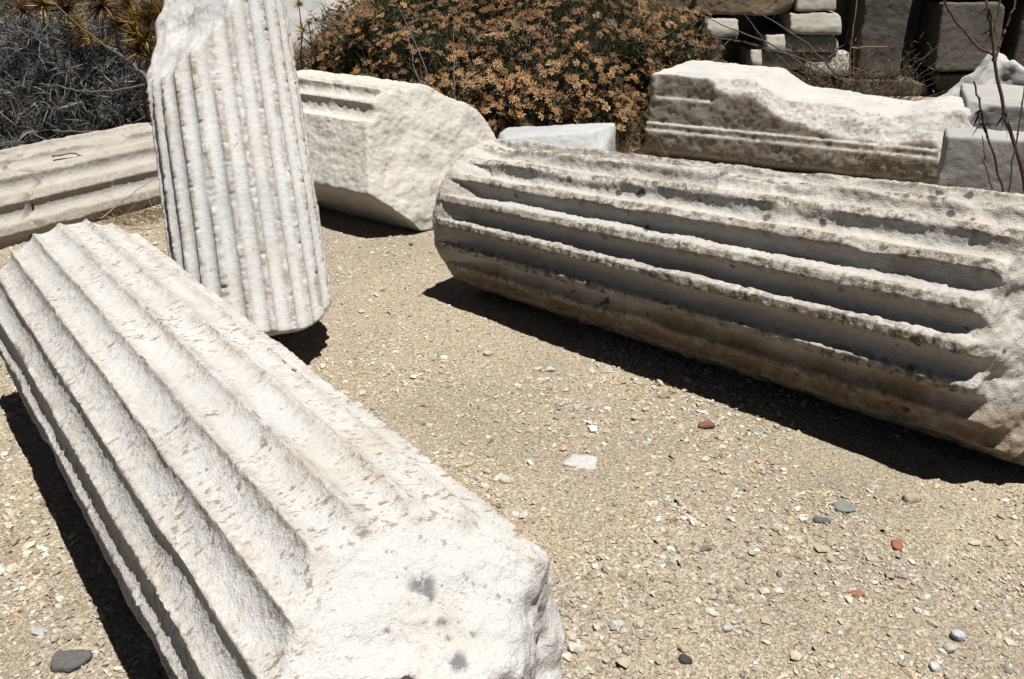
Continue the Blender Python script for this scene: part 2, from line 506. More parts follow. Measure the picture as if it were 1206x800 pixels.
M_back = marble('marble_greyish_fluted', base=(0.56, 0.52, 0.46), warm=(0.42, 0.35, 0.27), warm_amt=0.6, grey_amt=0.3, spots=0.6, seed=9.0)
M_block = marble('marble_lichen_block', base=(0.68, 0.655, 0.62), warm=(0.50, 0.42, 0.32), warm_amt=0.35, grey_amt=0.35, lichen=0.9, spots=0.5, seed=11.0, crust=0.75, crust_col=(0.15, 0.12, 0.085), brown_tone=0.6, brown_col=(0.36, 0.28, 0.19))
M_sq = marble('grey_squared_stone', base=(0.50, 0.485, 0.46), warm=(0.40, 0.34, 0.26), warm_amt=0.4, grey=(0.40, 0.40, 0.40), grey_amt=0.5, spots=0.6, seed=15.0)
M_slab = marble('marble_pale_blue', base=(0.60, 0.61, 0.62), warm_amt=0.35, grey=(0.47, 0.49, 0.52), grey_amt=0.6, spots=0.4, seed=13.0)

# left drum, fallen in the foreground, its near end broken away in a slope
LA, LB = np.array([-1.342, 2.918, 0.277]), np.array([-0.168, 1.233, 0.290])
LX = (LB - LA) / np.linalg.norm(LB - LA)
drum('column_drum', LA, LB + LX * 0.22, 0.283, 0.302, nfl=22, depth=0.0185, fillet=0.05, phase=0.1, chip=0.0036, seed=11, h=0.0047, mat=M_left, rough=(0.0014, 0.016),
     cuts=(plane_cut((0, 0.295, 2.0), (0.0, 0.78, 0.62), 0.022, 0.22, 3, 5),
           lambda P, u=plane_cut((0, 0.03, 2.175), (-0.30, -0.45, 0.85), 0.025, 0.12, 6): np.minimum(u(P), 0.09 - P[:, 0] + 0.2 * P[:, 1]),
           plane_cut((0.265, 0.1, 2.085), (0.66, 0.12, 0.74), 0.03, 0.15, 7)),
     spots_px=((497, 690, 18), (506, 700, 8), (520, 738, 9), (527, 752, 5), (556, 748, 4), (455, 745, 5), (412, 640, 5), (540, 780, 13), (588, 700, 4), (600, 655, 3)),
     label='white fluted column drum lying left front, near end broken to a slope')

# right drum, long and deeply fluted; its upper side is weathered down so that the flutes fade in places
def wear_top(P, th, r, pr, R):
    m = (P[:, 1] > 0.08) & (np.abs(r - R) < 0.06)
    q = np.stack([th[m] * 2.2, P[m, 2] * 3.4, np.zeros(m.sum())], 1)
    w = np.full(len(P), 0.0)
    w[m] = (0.002 + 0.018 * sstep(0.0, 0.55, fbm(q, 3, 77))) * sstep(0.10, 0.27, P[m, 1])
    fl = np.full(len(P), 1.0)
    q[:, 1] *= 1.7
    fl[m] = 1 - 0.35 * sstep(-0.1, 0.5, fbm(q + 9, 2, 78)) * sstep(0.14, 0.30, P[m, 1])   # flutes silted and shallower up there
    return np.minimum(R - (R - pr) * fl, R - w)
# right drum geometry
RA, RB = np.array([-0.108, 3.905, 0.297]), np.array([1.426, 2.518, 0.360])
RX = (RB - RA) / np.linalg.norm(RB - RA)
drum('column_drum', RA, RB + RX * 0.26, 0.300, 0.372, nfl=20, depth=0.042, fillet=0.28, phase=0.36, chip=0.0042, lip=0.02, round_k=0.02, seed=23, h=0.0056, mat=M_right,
     rough=(0.0022, 0.02), end_noise=0.02, brown_band=(-0.05, -0.20), profile_mod=wear_top,
     cuts=(plane_cut((-0.33, 0.0, 2.04), (-0.42, 0.20, 0.88), 0.022, 0.15, 8),),
     label='long deeply fluted column drum lying right, dark lichen along its ridges')

# standing drum, leaning away, its top broken off at a slant
SA = np.array([-0.892, 3.235, 0.118]); SAX = np.array([-0.186, 0.53, 1.0]); SAX /= np.linalg.norm(SAX)
SA = SA - SAX * 0.10; SB = SA + SAX * 1.85
SM3 = np.array(frame(SA, SB, (0, -1, 0.3))[0])
def s_local(w): return SM3[:3, :3].T @ (np.asarray(w, float) - SM3[:3, 3])
def s_dir(n): return SM3[:3, :3].T @ np.asarray(n, float)
drum('column_drum', SA, SB, 0.271, 0.255, up=(0, -1, 0.3), depth=0.019, fillet=0.2, phase=0.3, chip=0.005, seed=37, h=0.0048, mat=M_stand, rough=(0.0009, 0.014), wave=0.6, swell=0.0015,
     cuts=(lambda P, a=plane_cut((0.0, 0.0, 1.185), (0.75, 0.89, 1.0), 0.022, 0.25, 12, 4), b=plane_cut((0.10, -0.02, 1.28), (0.52, 0.78, 0.38), 0.022, 0.2, 13, 4): -smax(-a(P), -b(P), 0.10), plane_cut(s_local(at(300, 383, 0.004)), s_dir((0.38, -0.06, -0.92)), 0.008, 0.12, 14)),
     label='upright fluted column drum leaning back with its top broken off at a slant')

# ------------------------------------------------------------------ other worked stones
def extrude_planes(poly):
    """half-planes of a convex polygon given clockwise or anticlockwise in (x, y); the solid runs along z"""
    p = np.array(poly, float); c = p.mean(0); out = []
    for a, b in zip(p, np.roll(p, -1, 0)):
        t = b - a; n = np.array([t[1], -t[0]]); n /= np.linalg.norm(n)
        if (c - a) @ n > 0: n = -n
        out.append((n, n @ a))
    return out

def place(name, V, F, mat, M, label, cat, group=None, parent=None, attrs=None):
    o = obj(name, mesh_from(name, V, F, mat, attrs=attrs), parent, label, cat, group)
    o.matrix_world = M
    return o

def yaw_frame(origin, xdir):
    x = Vector((xdir[0], xdir[1], 0)).normalized(); z = Vector((0, 0, 1)); y = z.cross(x)
    M = Matrix((x, y, z)).transposed().to_4x4(); M.translation = Vector([float(c) for c in origin])
    return M

# fragment of a drum between the upright and the right drum: flutes above, a flat tooled face in front
CB = at(490, 272); CD = np.array([0.80, -0.60, 0.0])
CM, CL = frame(CB - CD * 1.05, CB)
cpl = extrude_planes([(0, 0), (-0.25, 0.22), (-0.10, 0.55), (0.03, 0.65), (0.36, 0.635), (0.70, 0.44), (0.68, 0.0)])
def chunk(P):
    x, y, z = P.T
    d = np.full(len(P), -9.0)
    for n, k in cpl: d = smax(d, x * n[0] + y * n[1] - k, 0.012)
    gr = -1.0
    for gxx, gyy, r, zend in ((-0.088, 0.572, 0.050, 0.90), (0.0, 0.635, 0.042, 0.82), (0.095, 0.660, 0.038, 0.98), (0.19, 0.66, 0.034, 0.9)):
        gr = np.maximum(gr, np.minimum(r - np.hypot(x - gxx, y - gyy), (zend - z) * 0.6))
    d = np.maximum(d, gr)
    d = smax(d, plane_cut((0, 0.2, CL - 0.02), (-0.06, 0.48, 1.0), 0.012, 0.2, 41)(P), 0.02)
    d = smax(d, plane_cut((0.3, 0.66, CL - 0.16), (0.25, 0.6, 0.8), 0.02, 0.2, 43)(P), 0.015)
    return smax(d, -z, 0.01)
V, F = sculpt(chunk, (-0.27, -0.02, 0), (0.74, 0.72, CL + 0.02), 0.008)
V = roughen(V, F, 0.003, 0.02, 3, 51); V = roughen(V, F, 0.010, 0.17, 3, 52)
place('column_fragment', V, F, M_chunk, CM, 'cream marble column fragment with a flat tooled face between upright and right drum', 'column')

# broad half-buried drum at the left behind
BF = at(100, 268); BD = np.array([0.55, 0.83, 0.0]); BD /= np.linalg.norm(BD)
BC = BF - 0.42 * np.array([BD[1], -BD[0], 0]); BC[2] = -0.07
drum('column_drum', BC - BD * 1.0, BC + BD * 0.95, 0.42, 0.42, nfl=19, depth=0.036, fillet=0.36, phase=0.55, chip=0.006, seed=61, h=0.0075, mat=M_back,
     profile_mod=lambda P, th, r, pr, R: pr - 0.024 * np.exp(-((P[:, 2] - 0.93 - 0.35 * P[:, 0] + 0.05 * np.sin(P[:, 0] * 31) + 0.02 * np.sin(P[:, 0] * 83)) / 0.010) ** 2),
     rough=(0.0015, 0.02), swell=0.002, label='half-buried greyish fluted drum with wide flutes at left behind')

# pale smooth slab behind the right drum
SM = yaw_frame(at_y(592, 190, 5.5) * np.array([1, 1, 0]), (0.97, -0.24))
def slab(P):
    x, y, z = P.T
    d = smax(np.abs(x - 0.24) - 0.33, np.abs(y - 0.22) - 0.24, 0.05)
    d = smax(d, z - 0.275 - 0.09 * x + 0.05 * y, 0.008)
    d = smax(d, ((P - np.array([0.3, 0.05, 0.285])) @ np.array([0.10, -0.80, 0.59])), 0.008)
    d = smax(d, plane_cut((0.50, 0.1, 0.285), (0.80, -0.2, 0.56), 0.012, 0.15, 74)(P), 0.02)
    d = smax(d, plane_cut((0.0, 0.0, 0.27), (-0.75, -0.2, 0.6), 0.012, 0.15, 75)(P), 0.02)
    return smax(d, -z - 0.03, 0.01)
V, F = sculpt(slab, (-0.1, -0.1, -0.04), (0.6, 0.5, 0.42), 0.009)
V = roughen(V, F, 0.003, 0.03, 3, 71); V = roughen(V, F, 0.004, 0.2, 2, 72)
place('marble_slab', V, F, M_slab, SM, 'smooth bluish white slab lying just behind the far end of the right drum', 'stone block')

# moulded architrave block at the back right
KA = at(757, 184); KB = at(1100, 223); KX = KB - KA
KM = yaw_frame((KA[0], KA[1], 0), KX); KL = np.linalg.norm(KX)
def block(P):
    x, y, z = P.T
    zt = 0.515 - 0.02 * x - 0.10 * sstep(0.62, 0.86, x) - 0.03 * sstep(0.9, 1.5, x) + 0.05 * sstep(1.45, 1.7, x)
    face = np.where(z < 0.17, 0.0, np.where(z < 0.215, 0.014, 0.03)) + 0.05 * sstep(0.06, 0.0, z)
    d = smax(face - y, y - 0.75, 0.008)
    d = smax(d, z - zt, 0.02)
    d = smax(d, -x + 0.10 * (z - 0.25) ** 2, 0.03)
    # front edge broken away to a slope, least near the left end
    dep = 0.02 + 0.09 * sstep(0.30, 0.52, x) + 0.06 * sstep(0.7, 1.3, x)
    m = (x > 0.0)
    sl = (-0.62 * y + 0.78 * (z - zt + dep))
    sl = sl + 0.014 * fbm(P / 0.16, 3, 83)
    d = smax(d, sl, 0.012)
    # notch at the upper left of the front
    d = np.maximum(d, np.minimum(np.minimum(0.045 - y, z - 0.37), np.minimum(x - 0.05, 0.42 - x)) * 1.0)
    d = smax(d, plane_cut((KL - 0.12, 0.0, 0.30), (0.62, -0.52, 0.60), 0.02, 0.2, 87)(P), 0.012)
    d = smax(d, x - KL - 0.35, 0.02)
    return smax(d, -z - 0.03, 0.01)
V, F = sculpt(block, (-0.02, -0.02, -0.04), (KL + 0.37, 0.78, 0.56), 0.0105)
V = roughen(V, F, 0.003, 0.03, 3, 81); V = roughen(V, F, 0.007, 0.13, 2, 82)
Nn = vnormals(V, F)
place('architrave_block', V, F, M_block, KM, 'long moulded marble block at back right, white broken top and lichen-spotted end', 'stone block',
      attrs={'arris': ('POINT', sstep(-0.3, -0.8, Nn[:, 1]) * (0.45 + 0.55 * sstep(0.35, 0.7, V[:, 0]))), 'brown_tone': ('POINT', sstep(-0.72, -0.93, Nn[:, 1]) * sstep(0.02, 0.1, KL + 0.1 - V[:, 0]))})  # the upright front face takes the brown tone

def stone(size, h=0.015, seed=0, rnd=0.03, amp=0.02, scale=0.2, cuts=(), fine=0.003, taper=0.0, knocks=4):
    """a roughly squared stone standing on z=0, centred in x and y"""
    sx, sy, sz = size
    r = np.random.default_rng(seed)
    pl = []
    for _ in range(knocks):
        n = r.normal(size=3); n /= np.linalg.norm(n); ext = np.abs(n) @ np.array([sx / 2, sy / 2, sz / 2])
        pl.append((n, ext * r.uniform(0.80, 0.97)))
    def f(P):
        Q = P - np.array([0, 0, sz / 2])
        d = smax(smax(np.abs(Q[:, 0]) - sx / 2 + taper * Q[:, 2], np.abs(Q[:, 1]) - sy / 2, rnd), np.abs(Q[:, 2]) - sz / 2, rnd)
        for n, k in pl: d = smax(d, Q @ n - k, rnd)
        for n, k in cuts: d = smax(d, Q @ (np.array(n) / np.linalg.norm(n)) - k, rnd)
        m = np.abs(d) < 3 * amp + 2 * h
        d[m] += amp * fbm(P[m] / scale, 3, seed)
        return d
    V, F = sculpt(f, (-sx / 2 - amp, -sy / 2 - amp, -amp), (sx / 2 + amp, sy / 2 + amp, sz + amp), h, slack=1.8)
    return roughen(V, F, fine, h * 2.5, 2, seed + 1), F

# squared blocks at the right edge, and the boulder behind them
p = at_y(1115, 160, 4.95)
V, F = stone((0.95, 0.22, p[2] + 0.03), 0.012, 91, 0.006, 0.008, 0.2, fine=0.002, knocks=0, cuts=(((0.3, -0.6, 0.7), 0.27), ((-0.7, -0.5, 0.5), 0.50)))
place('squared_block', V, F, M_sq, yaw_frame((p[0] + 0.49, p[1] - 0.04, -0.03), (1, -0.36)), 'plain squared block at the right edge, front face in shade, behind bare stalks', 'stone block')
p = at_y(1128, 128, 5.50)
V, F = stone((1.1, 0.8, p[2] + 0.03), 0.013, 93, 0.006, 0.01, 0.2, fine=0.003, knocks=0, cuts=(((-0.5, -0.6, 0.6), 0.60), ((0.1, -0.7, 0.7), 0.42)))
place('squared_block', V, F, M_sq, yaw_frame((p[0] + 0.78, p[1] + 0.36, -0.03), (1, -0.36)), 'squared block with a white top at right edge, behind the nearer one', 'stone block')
p = at_y(1190, 72, 6.7)
V, F = stone((0.75, 0.55, p[2] + 0.03), 0.014, 97, 0.015, 0.025, 0.2, cuts=(((-0.75, 0, 0.66), 0.19), ((0.6, 0, 0.8), 0.24)))
place('pointed_boulder', V, F, M_block, yaw_frame((p[0] + 0.03, p[1] + 0.2, -0.03), (1, -0.2)), 'pointed pale boulder behind the squared blocks at right edge', 'boulder')
p = at_y(395, 5, 8.6)
V, F = stone((1.7, 1.0, p[2] + 0.15), 0.03, 99, 0.12, 0.05, 0.5, cuts=(((-0.2, -0.6, 0.75), 0.42),))
place('pale_boulder', V, F, M_sq, yaw_frame((p[0], p[1] + 0.3, -0.05), (1, 0.1)), 'big pale boulder behind the flowering shrub beside the upright drum', 'boulder')

# ------------------------------------------------------------------ dry-stone wall at the back
WY = 8.6
wall = empty('stone_wall', (2.6, WY, 0), 'dark dry-stone wall of rough slabs and upright blocks at back right', 'wall')
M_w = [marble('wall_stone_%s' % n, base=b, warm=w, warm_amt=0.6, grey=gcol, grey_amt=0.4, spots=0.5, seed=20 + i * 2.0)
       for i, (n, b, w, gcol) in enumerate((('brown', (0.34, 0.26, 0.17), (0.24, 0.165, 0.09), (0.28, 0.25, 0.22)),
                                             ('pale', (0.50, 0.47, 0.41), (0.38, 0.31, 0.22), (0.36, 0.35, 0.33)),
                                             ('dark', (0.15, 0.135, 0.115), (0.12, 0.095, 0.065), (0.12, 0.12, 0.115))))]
def wall_stone(x0, y0, x1, y1, mat, y=WY, depth=0.5, tilt=0.0, seed=0, rnd=0.008, h=0.014):
    a, b = at_y(x0, y1, y), at_y(x1, y0, y)
    w, hh = b[0] - a[0], b[2] - a[2]
    V, F = stone((w, depth, hh), h, seed, rnd, 0.010, 0.30, cuts=((((0, -1, tilt), depth / 2 * 0.8),) if tilt else ()), fine=0.004)
    M = Matrix.Translation(((a[0] + b[0]) / 2, y + depth / 2, a[2]))
    o = obj('stone', mesh_from('stone', V, F, mat), wall); o.matrix_local = Matrix.Translation(-wall.location) @ M
    return o
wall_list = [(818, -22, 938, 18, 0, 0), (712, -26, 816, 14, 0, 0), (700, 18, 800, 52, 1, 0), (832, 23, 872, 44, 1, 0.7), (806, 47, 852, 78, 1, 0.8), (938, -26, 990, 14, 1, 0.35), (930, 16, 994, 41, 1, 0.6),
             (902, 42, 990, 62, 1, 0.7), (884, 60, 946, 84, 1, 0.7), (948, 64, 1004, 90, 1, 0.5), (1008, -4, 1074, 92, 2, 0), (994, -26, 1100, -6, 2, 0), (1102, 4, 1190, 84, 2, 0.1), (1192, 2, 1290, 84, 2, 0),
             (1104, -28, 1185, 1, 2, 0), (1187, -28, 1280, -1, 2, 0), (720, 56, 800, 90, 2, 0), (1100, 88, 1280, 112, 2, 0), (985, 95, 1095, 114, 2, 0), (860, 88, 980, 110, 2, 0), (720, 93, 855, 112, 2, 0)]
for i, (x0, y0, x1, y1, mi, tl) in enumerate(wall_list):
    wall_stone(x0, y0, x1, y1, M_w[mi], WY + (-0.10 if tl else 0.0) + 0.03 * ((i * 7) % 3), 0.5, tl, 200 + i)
# earth and rubble packed behind the facing stones
a, b = at_y(690, 115, WY), at_y(1300, -30, WY)
V, F = stone((b[0] - a[0] + 0.4, 0.5, b[2] + 0.15), 0.04, 260, 0.05, 0.05, 0.3)
o = obj('wall_core', mesh_from('wall_core', V, F, M_w[2]), wall); o.matrix_local = Matrix.Translation(-wall.location) @ Matrix.Translation(((a[0] + b[0]) / 2, WY + 0.72, -0.05))

# ------------------------------------------------------------------ plants
class Acc:
    def __init__(s): s.V, s.F, s.n, s.C = [], [], 0, []
    def add(s, V, F, col=None):
        V = np.asarray(V, float); s.V.append(V); s.F.append(np.asarray(F) + s.n); s.n += len(V)
        if col is not None: s.C.append(np.broadcast_to(np.asarray(col, float), (len(V), 3)))
    def mesh(s, name, mat, smooth=True):
        C = {'tint': ('POINT', np.concatenate(s.C))} if s.C else None
        V = np.concatenate(s.V); c = getattr(s, 'origin', None)
        if c is not None: V = V - np.asarray(c)
        return mesh_from(name, V, np.concatenate(s.F), mat, smooth, C)

def unit(v): return v / (np.linalg.norm(v, axis=-1, keepdims=True) + 1e-9)

def blades(acc, base, dirs, length, width, bend, col=None, S=3, tip=0.08):
    """N tapering leaf blades; bend is a vector added quadratically"""
    N = len(base); d = unit(dirs)
    side = unit(np.cross(d, RNG.normal(size=(N, 3))))
    t = np.linspace(0, 1, S + 1)
    Ls = np.broadcast_to(length, (N,))[:, None, None]; W = np.broadcast_to(width, (N,))[:, None, None]
    c = base[:, None] + d[:, None] * Ls * t[None, :, None] + bend[:, None] * (t ** 2)[None, :, None]
    w = W * ((1 - t) ** 0.7 * (1 - tip) + tip)[None, :, None] * np.where(t == 0, 0.6, 1.0)[None, :, None]
    V = np.stack([c - side[:, None] * w / 2, c + side[:, None] * w / 2], 2).reshape(-1, 3)
    i = np.arange(N)[:, None] * 2 * (S + 1) + 2 * np.arange(S)[None]
    F = np.stack([i, i + 1, i + 3, i + 2], -1).reshape(-1, 4)
    acc.add(V, F, None if col is None else np.repeat(col, 2 * (S + 1), 0))

def tube(acc, pts, r0, r1, sides=5, col=None):
    p = np.asarray(pts, float); n = len(p)
    t = unit(np.gradient(p, axis=0)); ref = np.array([0.31, 0.2, 0.93])
    a = unit(np.cross(t, ref)); b = np.cross(t, a)
    r = np.linspace(r0, r1, n)[:, None, None]; th = np.linspace(0, 2 * np.pi, sides, endpoint=False)
    V = (p[:, None] + r * (np.cos(th)[None, :, None] * a[:, None] + np.sin(th)[None, :, None] * b[:, None])).reshape(-1, 3)
    i = np.arange(n - 1)[:, None] * sides; j = np.arange(sides)[None]; k = (j + 1) % sides
    F = np.stack([i + j, i + k, i + sides + k, i + sides + j], -1).reshape(-1, 4)
    acc.add(V, F, col)

def wander(a, b, n=8, amp=0.03, sag=0.0):
    t = np.linspace(0, 1, n)[:, None]
    p = np.asarray(a) + (np.asarray(b) - np.asarray(a)) * t
    w = np.cumsum(RNG.normal(size=(n, 3)), 0) * amp / 2
    w -= w[0] + (w[-1] - w[0]) * t
    p = p + w; p[:, 2] += sag * np.sin(np.pi * t[:, 0])
    return p

def tints(n, cols, p=None, jit=0.15):
    cols = np.array(cols); i = RNG.choice(len(cols), n, p=p)
    return np.clip(cols[i] * (1 + RNG.normal(size=(n, 1)) * jit), 0.01, 0.9)

M_leaf = simple('dry_leaf_tinted', (0.3, 0.3, 0.3), 0.75, 0.25, 60, attr='tint', translucent=0.15)
M_bract = simple('dry_bract', (0.42, 0.25, 0.12), 0.8, 0.35, 90, attr='tint', translucent=0.2)
M_stem = simple('dry_stem', (0.16, 0.115, 0.075), 0.8, 0.4, 40)
M_grey = simple('grey_dead_stem', (0.19, 0.175, 0.165), 0.85, 0.4, 40)
M_red = simple('reddish_stem', (0.15, 0.085, 0.065), 0.7, 0.45, 50, bump=0.3)
M_straw = simple('straw', (0.42, 0.31, 0.15), 0.7, 0.3, 40)
M_yel = simple('golden_spine', (0.62, 0.38, 0.06), 0.7, 0.35, 60, attr='tint', translucent=0.2)

# -- shrub covered in dried flower heads
SH_C = np.array([-0.02, 7.35, 0.0]); SH_R = np.array([1.52, 1.05, 1.12])
shrub = empty('flowering_shrub', SH_C, 'rounded shrub covered in dried orange brown flower heads', 'shrub')
def dome_points(n, C, R, jitter=0.05, zmin=0.02):
    v = RNG.normal(size=(n * 3, 3)); v = unit(v); v = v[v[:, 2] > zmin][:n]
    lump = 1 + 0.15 * fbm(v * 2.7, 3, 5)
    return C + v * R * (lump + RNG.normal(size=len(v)) * jitter)[:, None], unit(v / R)
def star_head(seed):
    """a spent flower head: dark cup, rusty disc, pale curled bracts around it"""
    r = np.random.default_rng(seed); V, F, Cc = [], [], []
    m = 11
    for k in range(m):
        a = 2 * np.pi * k / m + r.normal() * 0.12; l = r.uniform(0.75, 1.1); ca, sa = np.cos(a), np.sin(a); w = 0.20
        z = r.uniform(-0.05, 0.30)
        q = [(0.28 * ca + w * .6 * sa, 0.28 * sa - w * .6 * ca, 0.05), (0.28 * ca - w * .6 * sa, 0.28 * sa + w * .6 * ca, 0.05),
             (l * ca - w * .35 * sa, l * sa + w * .35 * ca, z), (l * ca + w * .35 * sa, l * sa - w * .35 * ca, z)]
        n0 = len(V); V += q; F.append((n0, n0 + 1, n0 + 2, n0 + 3)); Cc += [(0.52, 0.25, 0.085)] * 2 + [(0.84, 0.56, 0.29)] * 2
    k2 = 8; n0 = len(V)
    for rr, z, c in ((0.44, 0.05, (0.34, 0.16, 0.055)), (0.34, 0.22, (0.58, 0.29, 0.09)), (0.16, 0.24, (0.24, 0.13, 0.06)), (0.02, 0.16, (0.66, 0.50, 0.30))):
        for k in range(k2):
            a = 2 * np.pi * k / k2; V.append((rr * np.cos(a), rr * np.sin(a), z)); Cc.append(c)
    for ring in range(3):
        for k in range(k2):
            F.append((n0 + ring * k2 + k, n0 + ring * k2 + (k + 1) % k2, n0 + (ring + 1) * k2 + (k + 1) % k2, n0 + (ring + 1) * k2 + k))
    return np.array(V), np.array(F), np.array(Cc)
HUES = [(0.95, 1, 1.1), (0.95, 0.90, 0.85), (0.80, 0.68, 0.60), (1.0, 1.05, 1.25), (0.58, 0.54, 0.50), (0.92, 0.86, 0.75)]
heads = [star_head(k) for k in range(12)]
heads = [(v, f, c * np.array(HUES[i % 6]) * (1.2 if i < 6 else 1.0)) for i, (v, f, c) in enumerate(heads)]
hme = [mesh_from('flower_head', v, f, M_bract, True, {'tint': ('POINT', c)}) for v, f, c in heads]
NH = 6800
hp, hn = dome_points(NH, SH_C, SH_R, 0.035)
clump = fbm(hp * 2.6, 2, 19) + RNG.normal(size=len(hp)) * 0.28
keep = (clump > -0.32) & (hn[:, 1] < 0.35)
hp, hn = hp[keep], hn[keep]
order = np.argsort(np.linalg.norm(hp - np.array([0, 0, CAM_H]), axis=1))
hp, hn = hp[order], hn[order]
rest = Acc(); rest.origin = SH_C
for i, (p, n) in enumerate(zip(hp, hn)):
    d = Vector(unit(n * 0.7 + np.array([0, -0.25, 0.55]) + RNG.normal(size=3) * 0.35))
    M = d.to_track_quat('Z', 'Y').to_matrix().to_4x4() @ Matrix.Rotation(RNG.uniform(0, 6.28), 4, 'Z')
    s_ = float(RNG.uniform(0.019, 0.037))
    if i < 300:
        o = link(bpy.data.objects.new('flower_head', hme[(i * 7) % 12]), shrub)
        o.matrix_local = Matrix.Translation(Vector(p - SH_C)) @ M @ Matrix.Scale(s_, 4)
    else:
        v, f, c = heads[(i * 7) % 12]
        R3 = np.array(M.to_3x3())
        rest.add(v * s_ @ R3.T + p, f, c * RNG.uniform(0.45, 1.1) * np.array(HUES[RNG.integers(len(HUES))]))
obj('flower_heads', rest.mesh('flower_heads', M_bract), shrub, kind='stuff')
fol = Acc(); fol.origin = SH_C
for shell, nb in ((0.99, 26000), (0.93, 26000), (0.86, 20000), (0.76, 14000)):
    p, n = dome_points(nb, SH_C, SH_R * shell, 0.04)
    k = n[:, 1] < 0.4; p, n = p[k], n[k]; N = len(p)
    blades(fol, p - n * 0.06, n + RNG.normal(size=(N, 3)) * 0.65 + np.array([0, 0, 0.3]), RNG.uniform(0.05, 0.12, N), RNG.uniform(0.005, 0.010, N), RNG.normal(size=(N, 3)) * 0.02,
           tints(N, [(0.10, 0.115, 0.05), (0.16, 0.175, 0.08), (0.18, 0.13, 0.065), (0.34, 0.25, 0.13)], [0.4, 0.28, 0.2, 0.12]), S=2)
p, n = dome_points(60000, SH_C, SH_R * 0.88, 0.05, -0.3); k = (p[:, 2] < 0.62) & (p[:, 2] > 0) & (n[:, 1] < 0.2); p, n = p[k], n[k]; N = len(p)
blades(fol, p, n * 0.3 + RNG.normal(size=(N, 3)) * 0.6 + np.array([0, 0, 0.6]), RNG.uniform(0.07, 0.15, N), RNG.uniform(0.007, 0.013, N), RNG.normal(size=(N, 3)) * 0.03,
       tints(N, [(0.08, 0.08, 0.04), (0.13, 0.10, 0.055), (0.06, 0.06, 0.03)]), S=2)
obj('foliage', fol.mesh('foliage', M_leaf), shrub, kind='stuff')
st = Acc(); st.origin = SH_C
p, n = dome_points(110, SH_C, SH_R * 0.9, 0.03)
for q in p:
    b = SH_C + (q - SH_C) * np.array([0.25, 0.25, 0.0]) + np.array([0, 0, -0.03])
    tube(st, wander(b, q, 6, 0.04), 0.008, 0.002, 4)
obj('stems', st.mesh('stems', M_stem), shrub, kind='stuff')

# -- low brown scrub filling the background behind the spiny shrub
for (c0, R0_, lab) in ((np.array([-4.3, 9.3, 0.0]), np.array([1.5, 0.8, 0.95]), 'brown dry scrub far behind the spiny shrub at the top left'),
                       (np.array([-2.2, 10.6, 0.0]), np.array([1.9, 0.8, 1.0]), 'brown dry scrub far behind the upright drum')):
    root = empty('dry_scrub', c0, lab, 'shrub')
    ac = Acc(); ac.origin = c0
    for sh_ in (1.0, 0.9, 0.78):
        p, n = dome_points(9000, c0, R0_ * sh_, 0.08); k = n[:, 1] < 0.4; p, n = p[k], n[k]; N = len(p)
        blades(ac, p, n + RNG.normal(size=(N, 3)) * 0.8, RNG.uniform(0.06, 0.16, N), RNG.uniform(0.006, 0.014, N), RNG.normal(size=(N, 3)) * 0.03,
               tints(N, [(0.20, 0.14, 0.085), (0.11, 0.08, 0.05), (0.28, 0.20, 0.12), (0.09, 0.085, 0.05)]), S=2)
    obj('twigs_and_leaves', ac.mesh('twigs_and_leaves', M_leaf), root, kind='stuff')
    st = Acc(); st.origin = c0
    for q in dome_points(60, c0, R0_ * 0.9, 0.03)[0]: tube(st, wander(c0 + (q - c0) * np.array([0.3, 0.3, 0]) - np.array([0, 0, 0.03]), q, 6, 0.04), 0.01, 0.003, 4)
    obj('stems', st.mesh('stems', M_stem), root, kind='stuff')

# thin bare stalks rising through the shrub
for (a0, b0, yy, lab) in (((505, 95), (468, 5), 6.15, 'longest thin grey stalk leaning left before the dried flower shrub'), ((495, 97), (480, 40), 6.2, 'short thin grey stalk leaning left before the dried flower shrub'), ((535, 100), (535, 20), 6.2, 'thin grey stalk standing straight before the dried flower shrub')):
    a, b = at_y(*a0, yy), at_y(*b0, yy + 0.25); a2 = a.copy(); a2[2] = -0.02
    ac = Acc(); ac.origin = a2; tube(ac, np.concatenate([wander(a2, a, 4, 0.01), wander(a, b, 7, 0.015)[1:]]), 0.005, 0.002, 5)
    o = obj('bare_stalk', ac.mesh('bare_stalk', M_grey), None, lab, 'stalk', 'bare stalks before the shrub'); o.location = a2

# -- grey thorny dead shrub at the left
TH_C = np.array([-2.95, 6.55, 0.0])
thorn = empty('thorny_shrub', TH_C, 'dark grey spiny dead shrub in the upper left corner', 'shrub')
lf = Acc(); lf.origin = TH_C
TR = np.array([1.25, 0.75, 0.74])
rp, rn = dome_points(1500, TH_C, TR, 0.10, -0.05)
k = rn[:, 1] < 0.4; rp, rn = rp[k], rn[k]
for p, n in zip(rp, rn):
    N = int(RNG.integers(16, 30))
    d = unit(RNG.normal(size=(N, 3)) * 0.75 + n * 0.75)
    L = RNG.uniform(0.05, 0.13, N)
    blades(lf, np.repeat(p[None], N, 0) + RNG.normal(size=(N, 3)) * 0.012, d, L, RNG.uniform(0.004, 0.0095, N), RNG.normal(size=(N, 3)) * 0.03 + np.array([0, 0, -0.015]),
           tints(N, [(0.17, 0.165, 0.165), (0.28, 0.275, 0.275), (0.46, 0.44, 0.41), (0.12, 0.09, 0.06)], [0.36, 0.32, 0.16, 0.16]), S=3)
p, n = dome_points(32000, TH_C, TR * 0.82, 0.09)
N = len(p)
blades(lf, p, n + RNG.normal(size=(N, 3)), RNG.uniform(0.06, 0.14, N), RNG.uniform(0.004, 0.01, N), RNG.normal(size=(N, 3)) * 0.04, tints(N, [(0.06, 0.06, 0.065), (0.04, 0.035, 0.03)]), S=2)
obj('spiny_leaves', lf.mesh('spiny_leaves', M_leaf), thorn, kind='stuff')
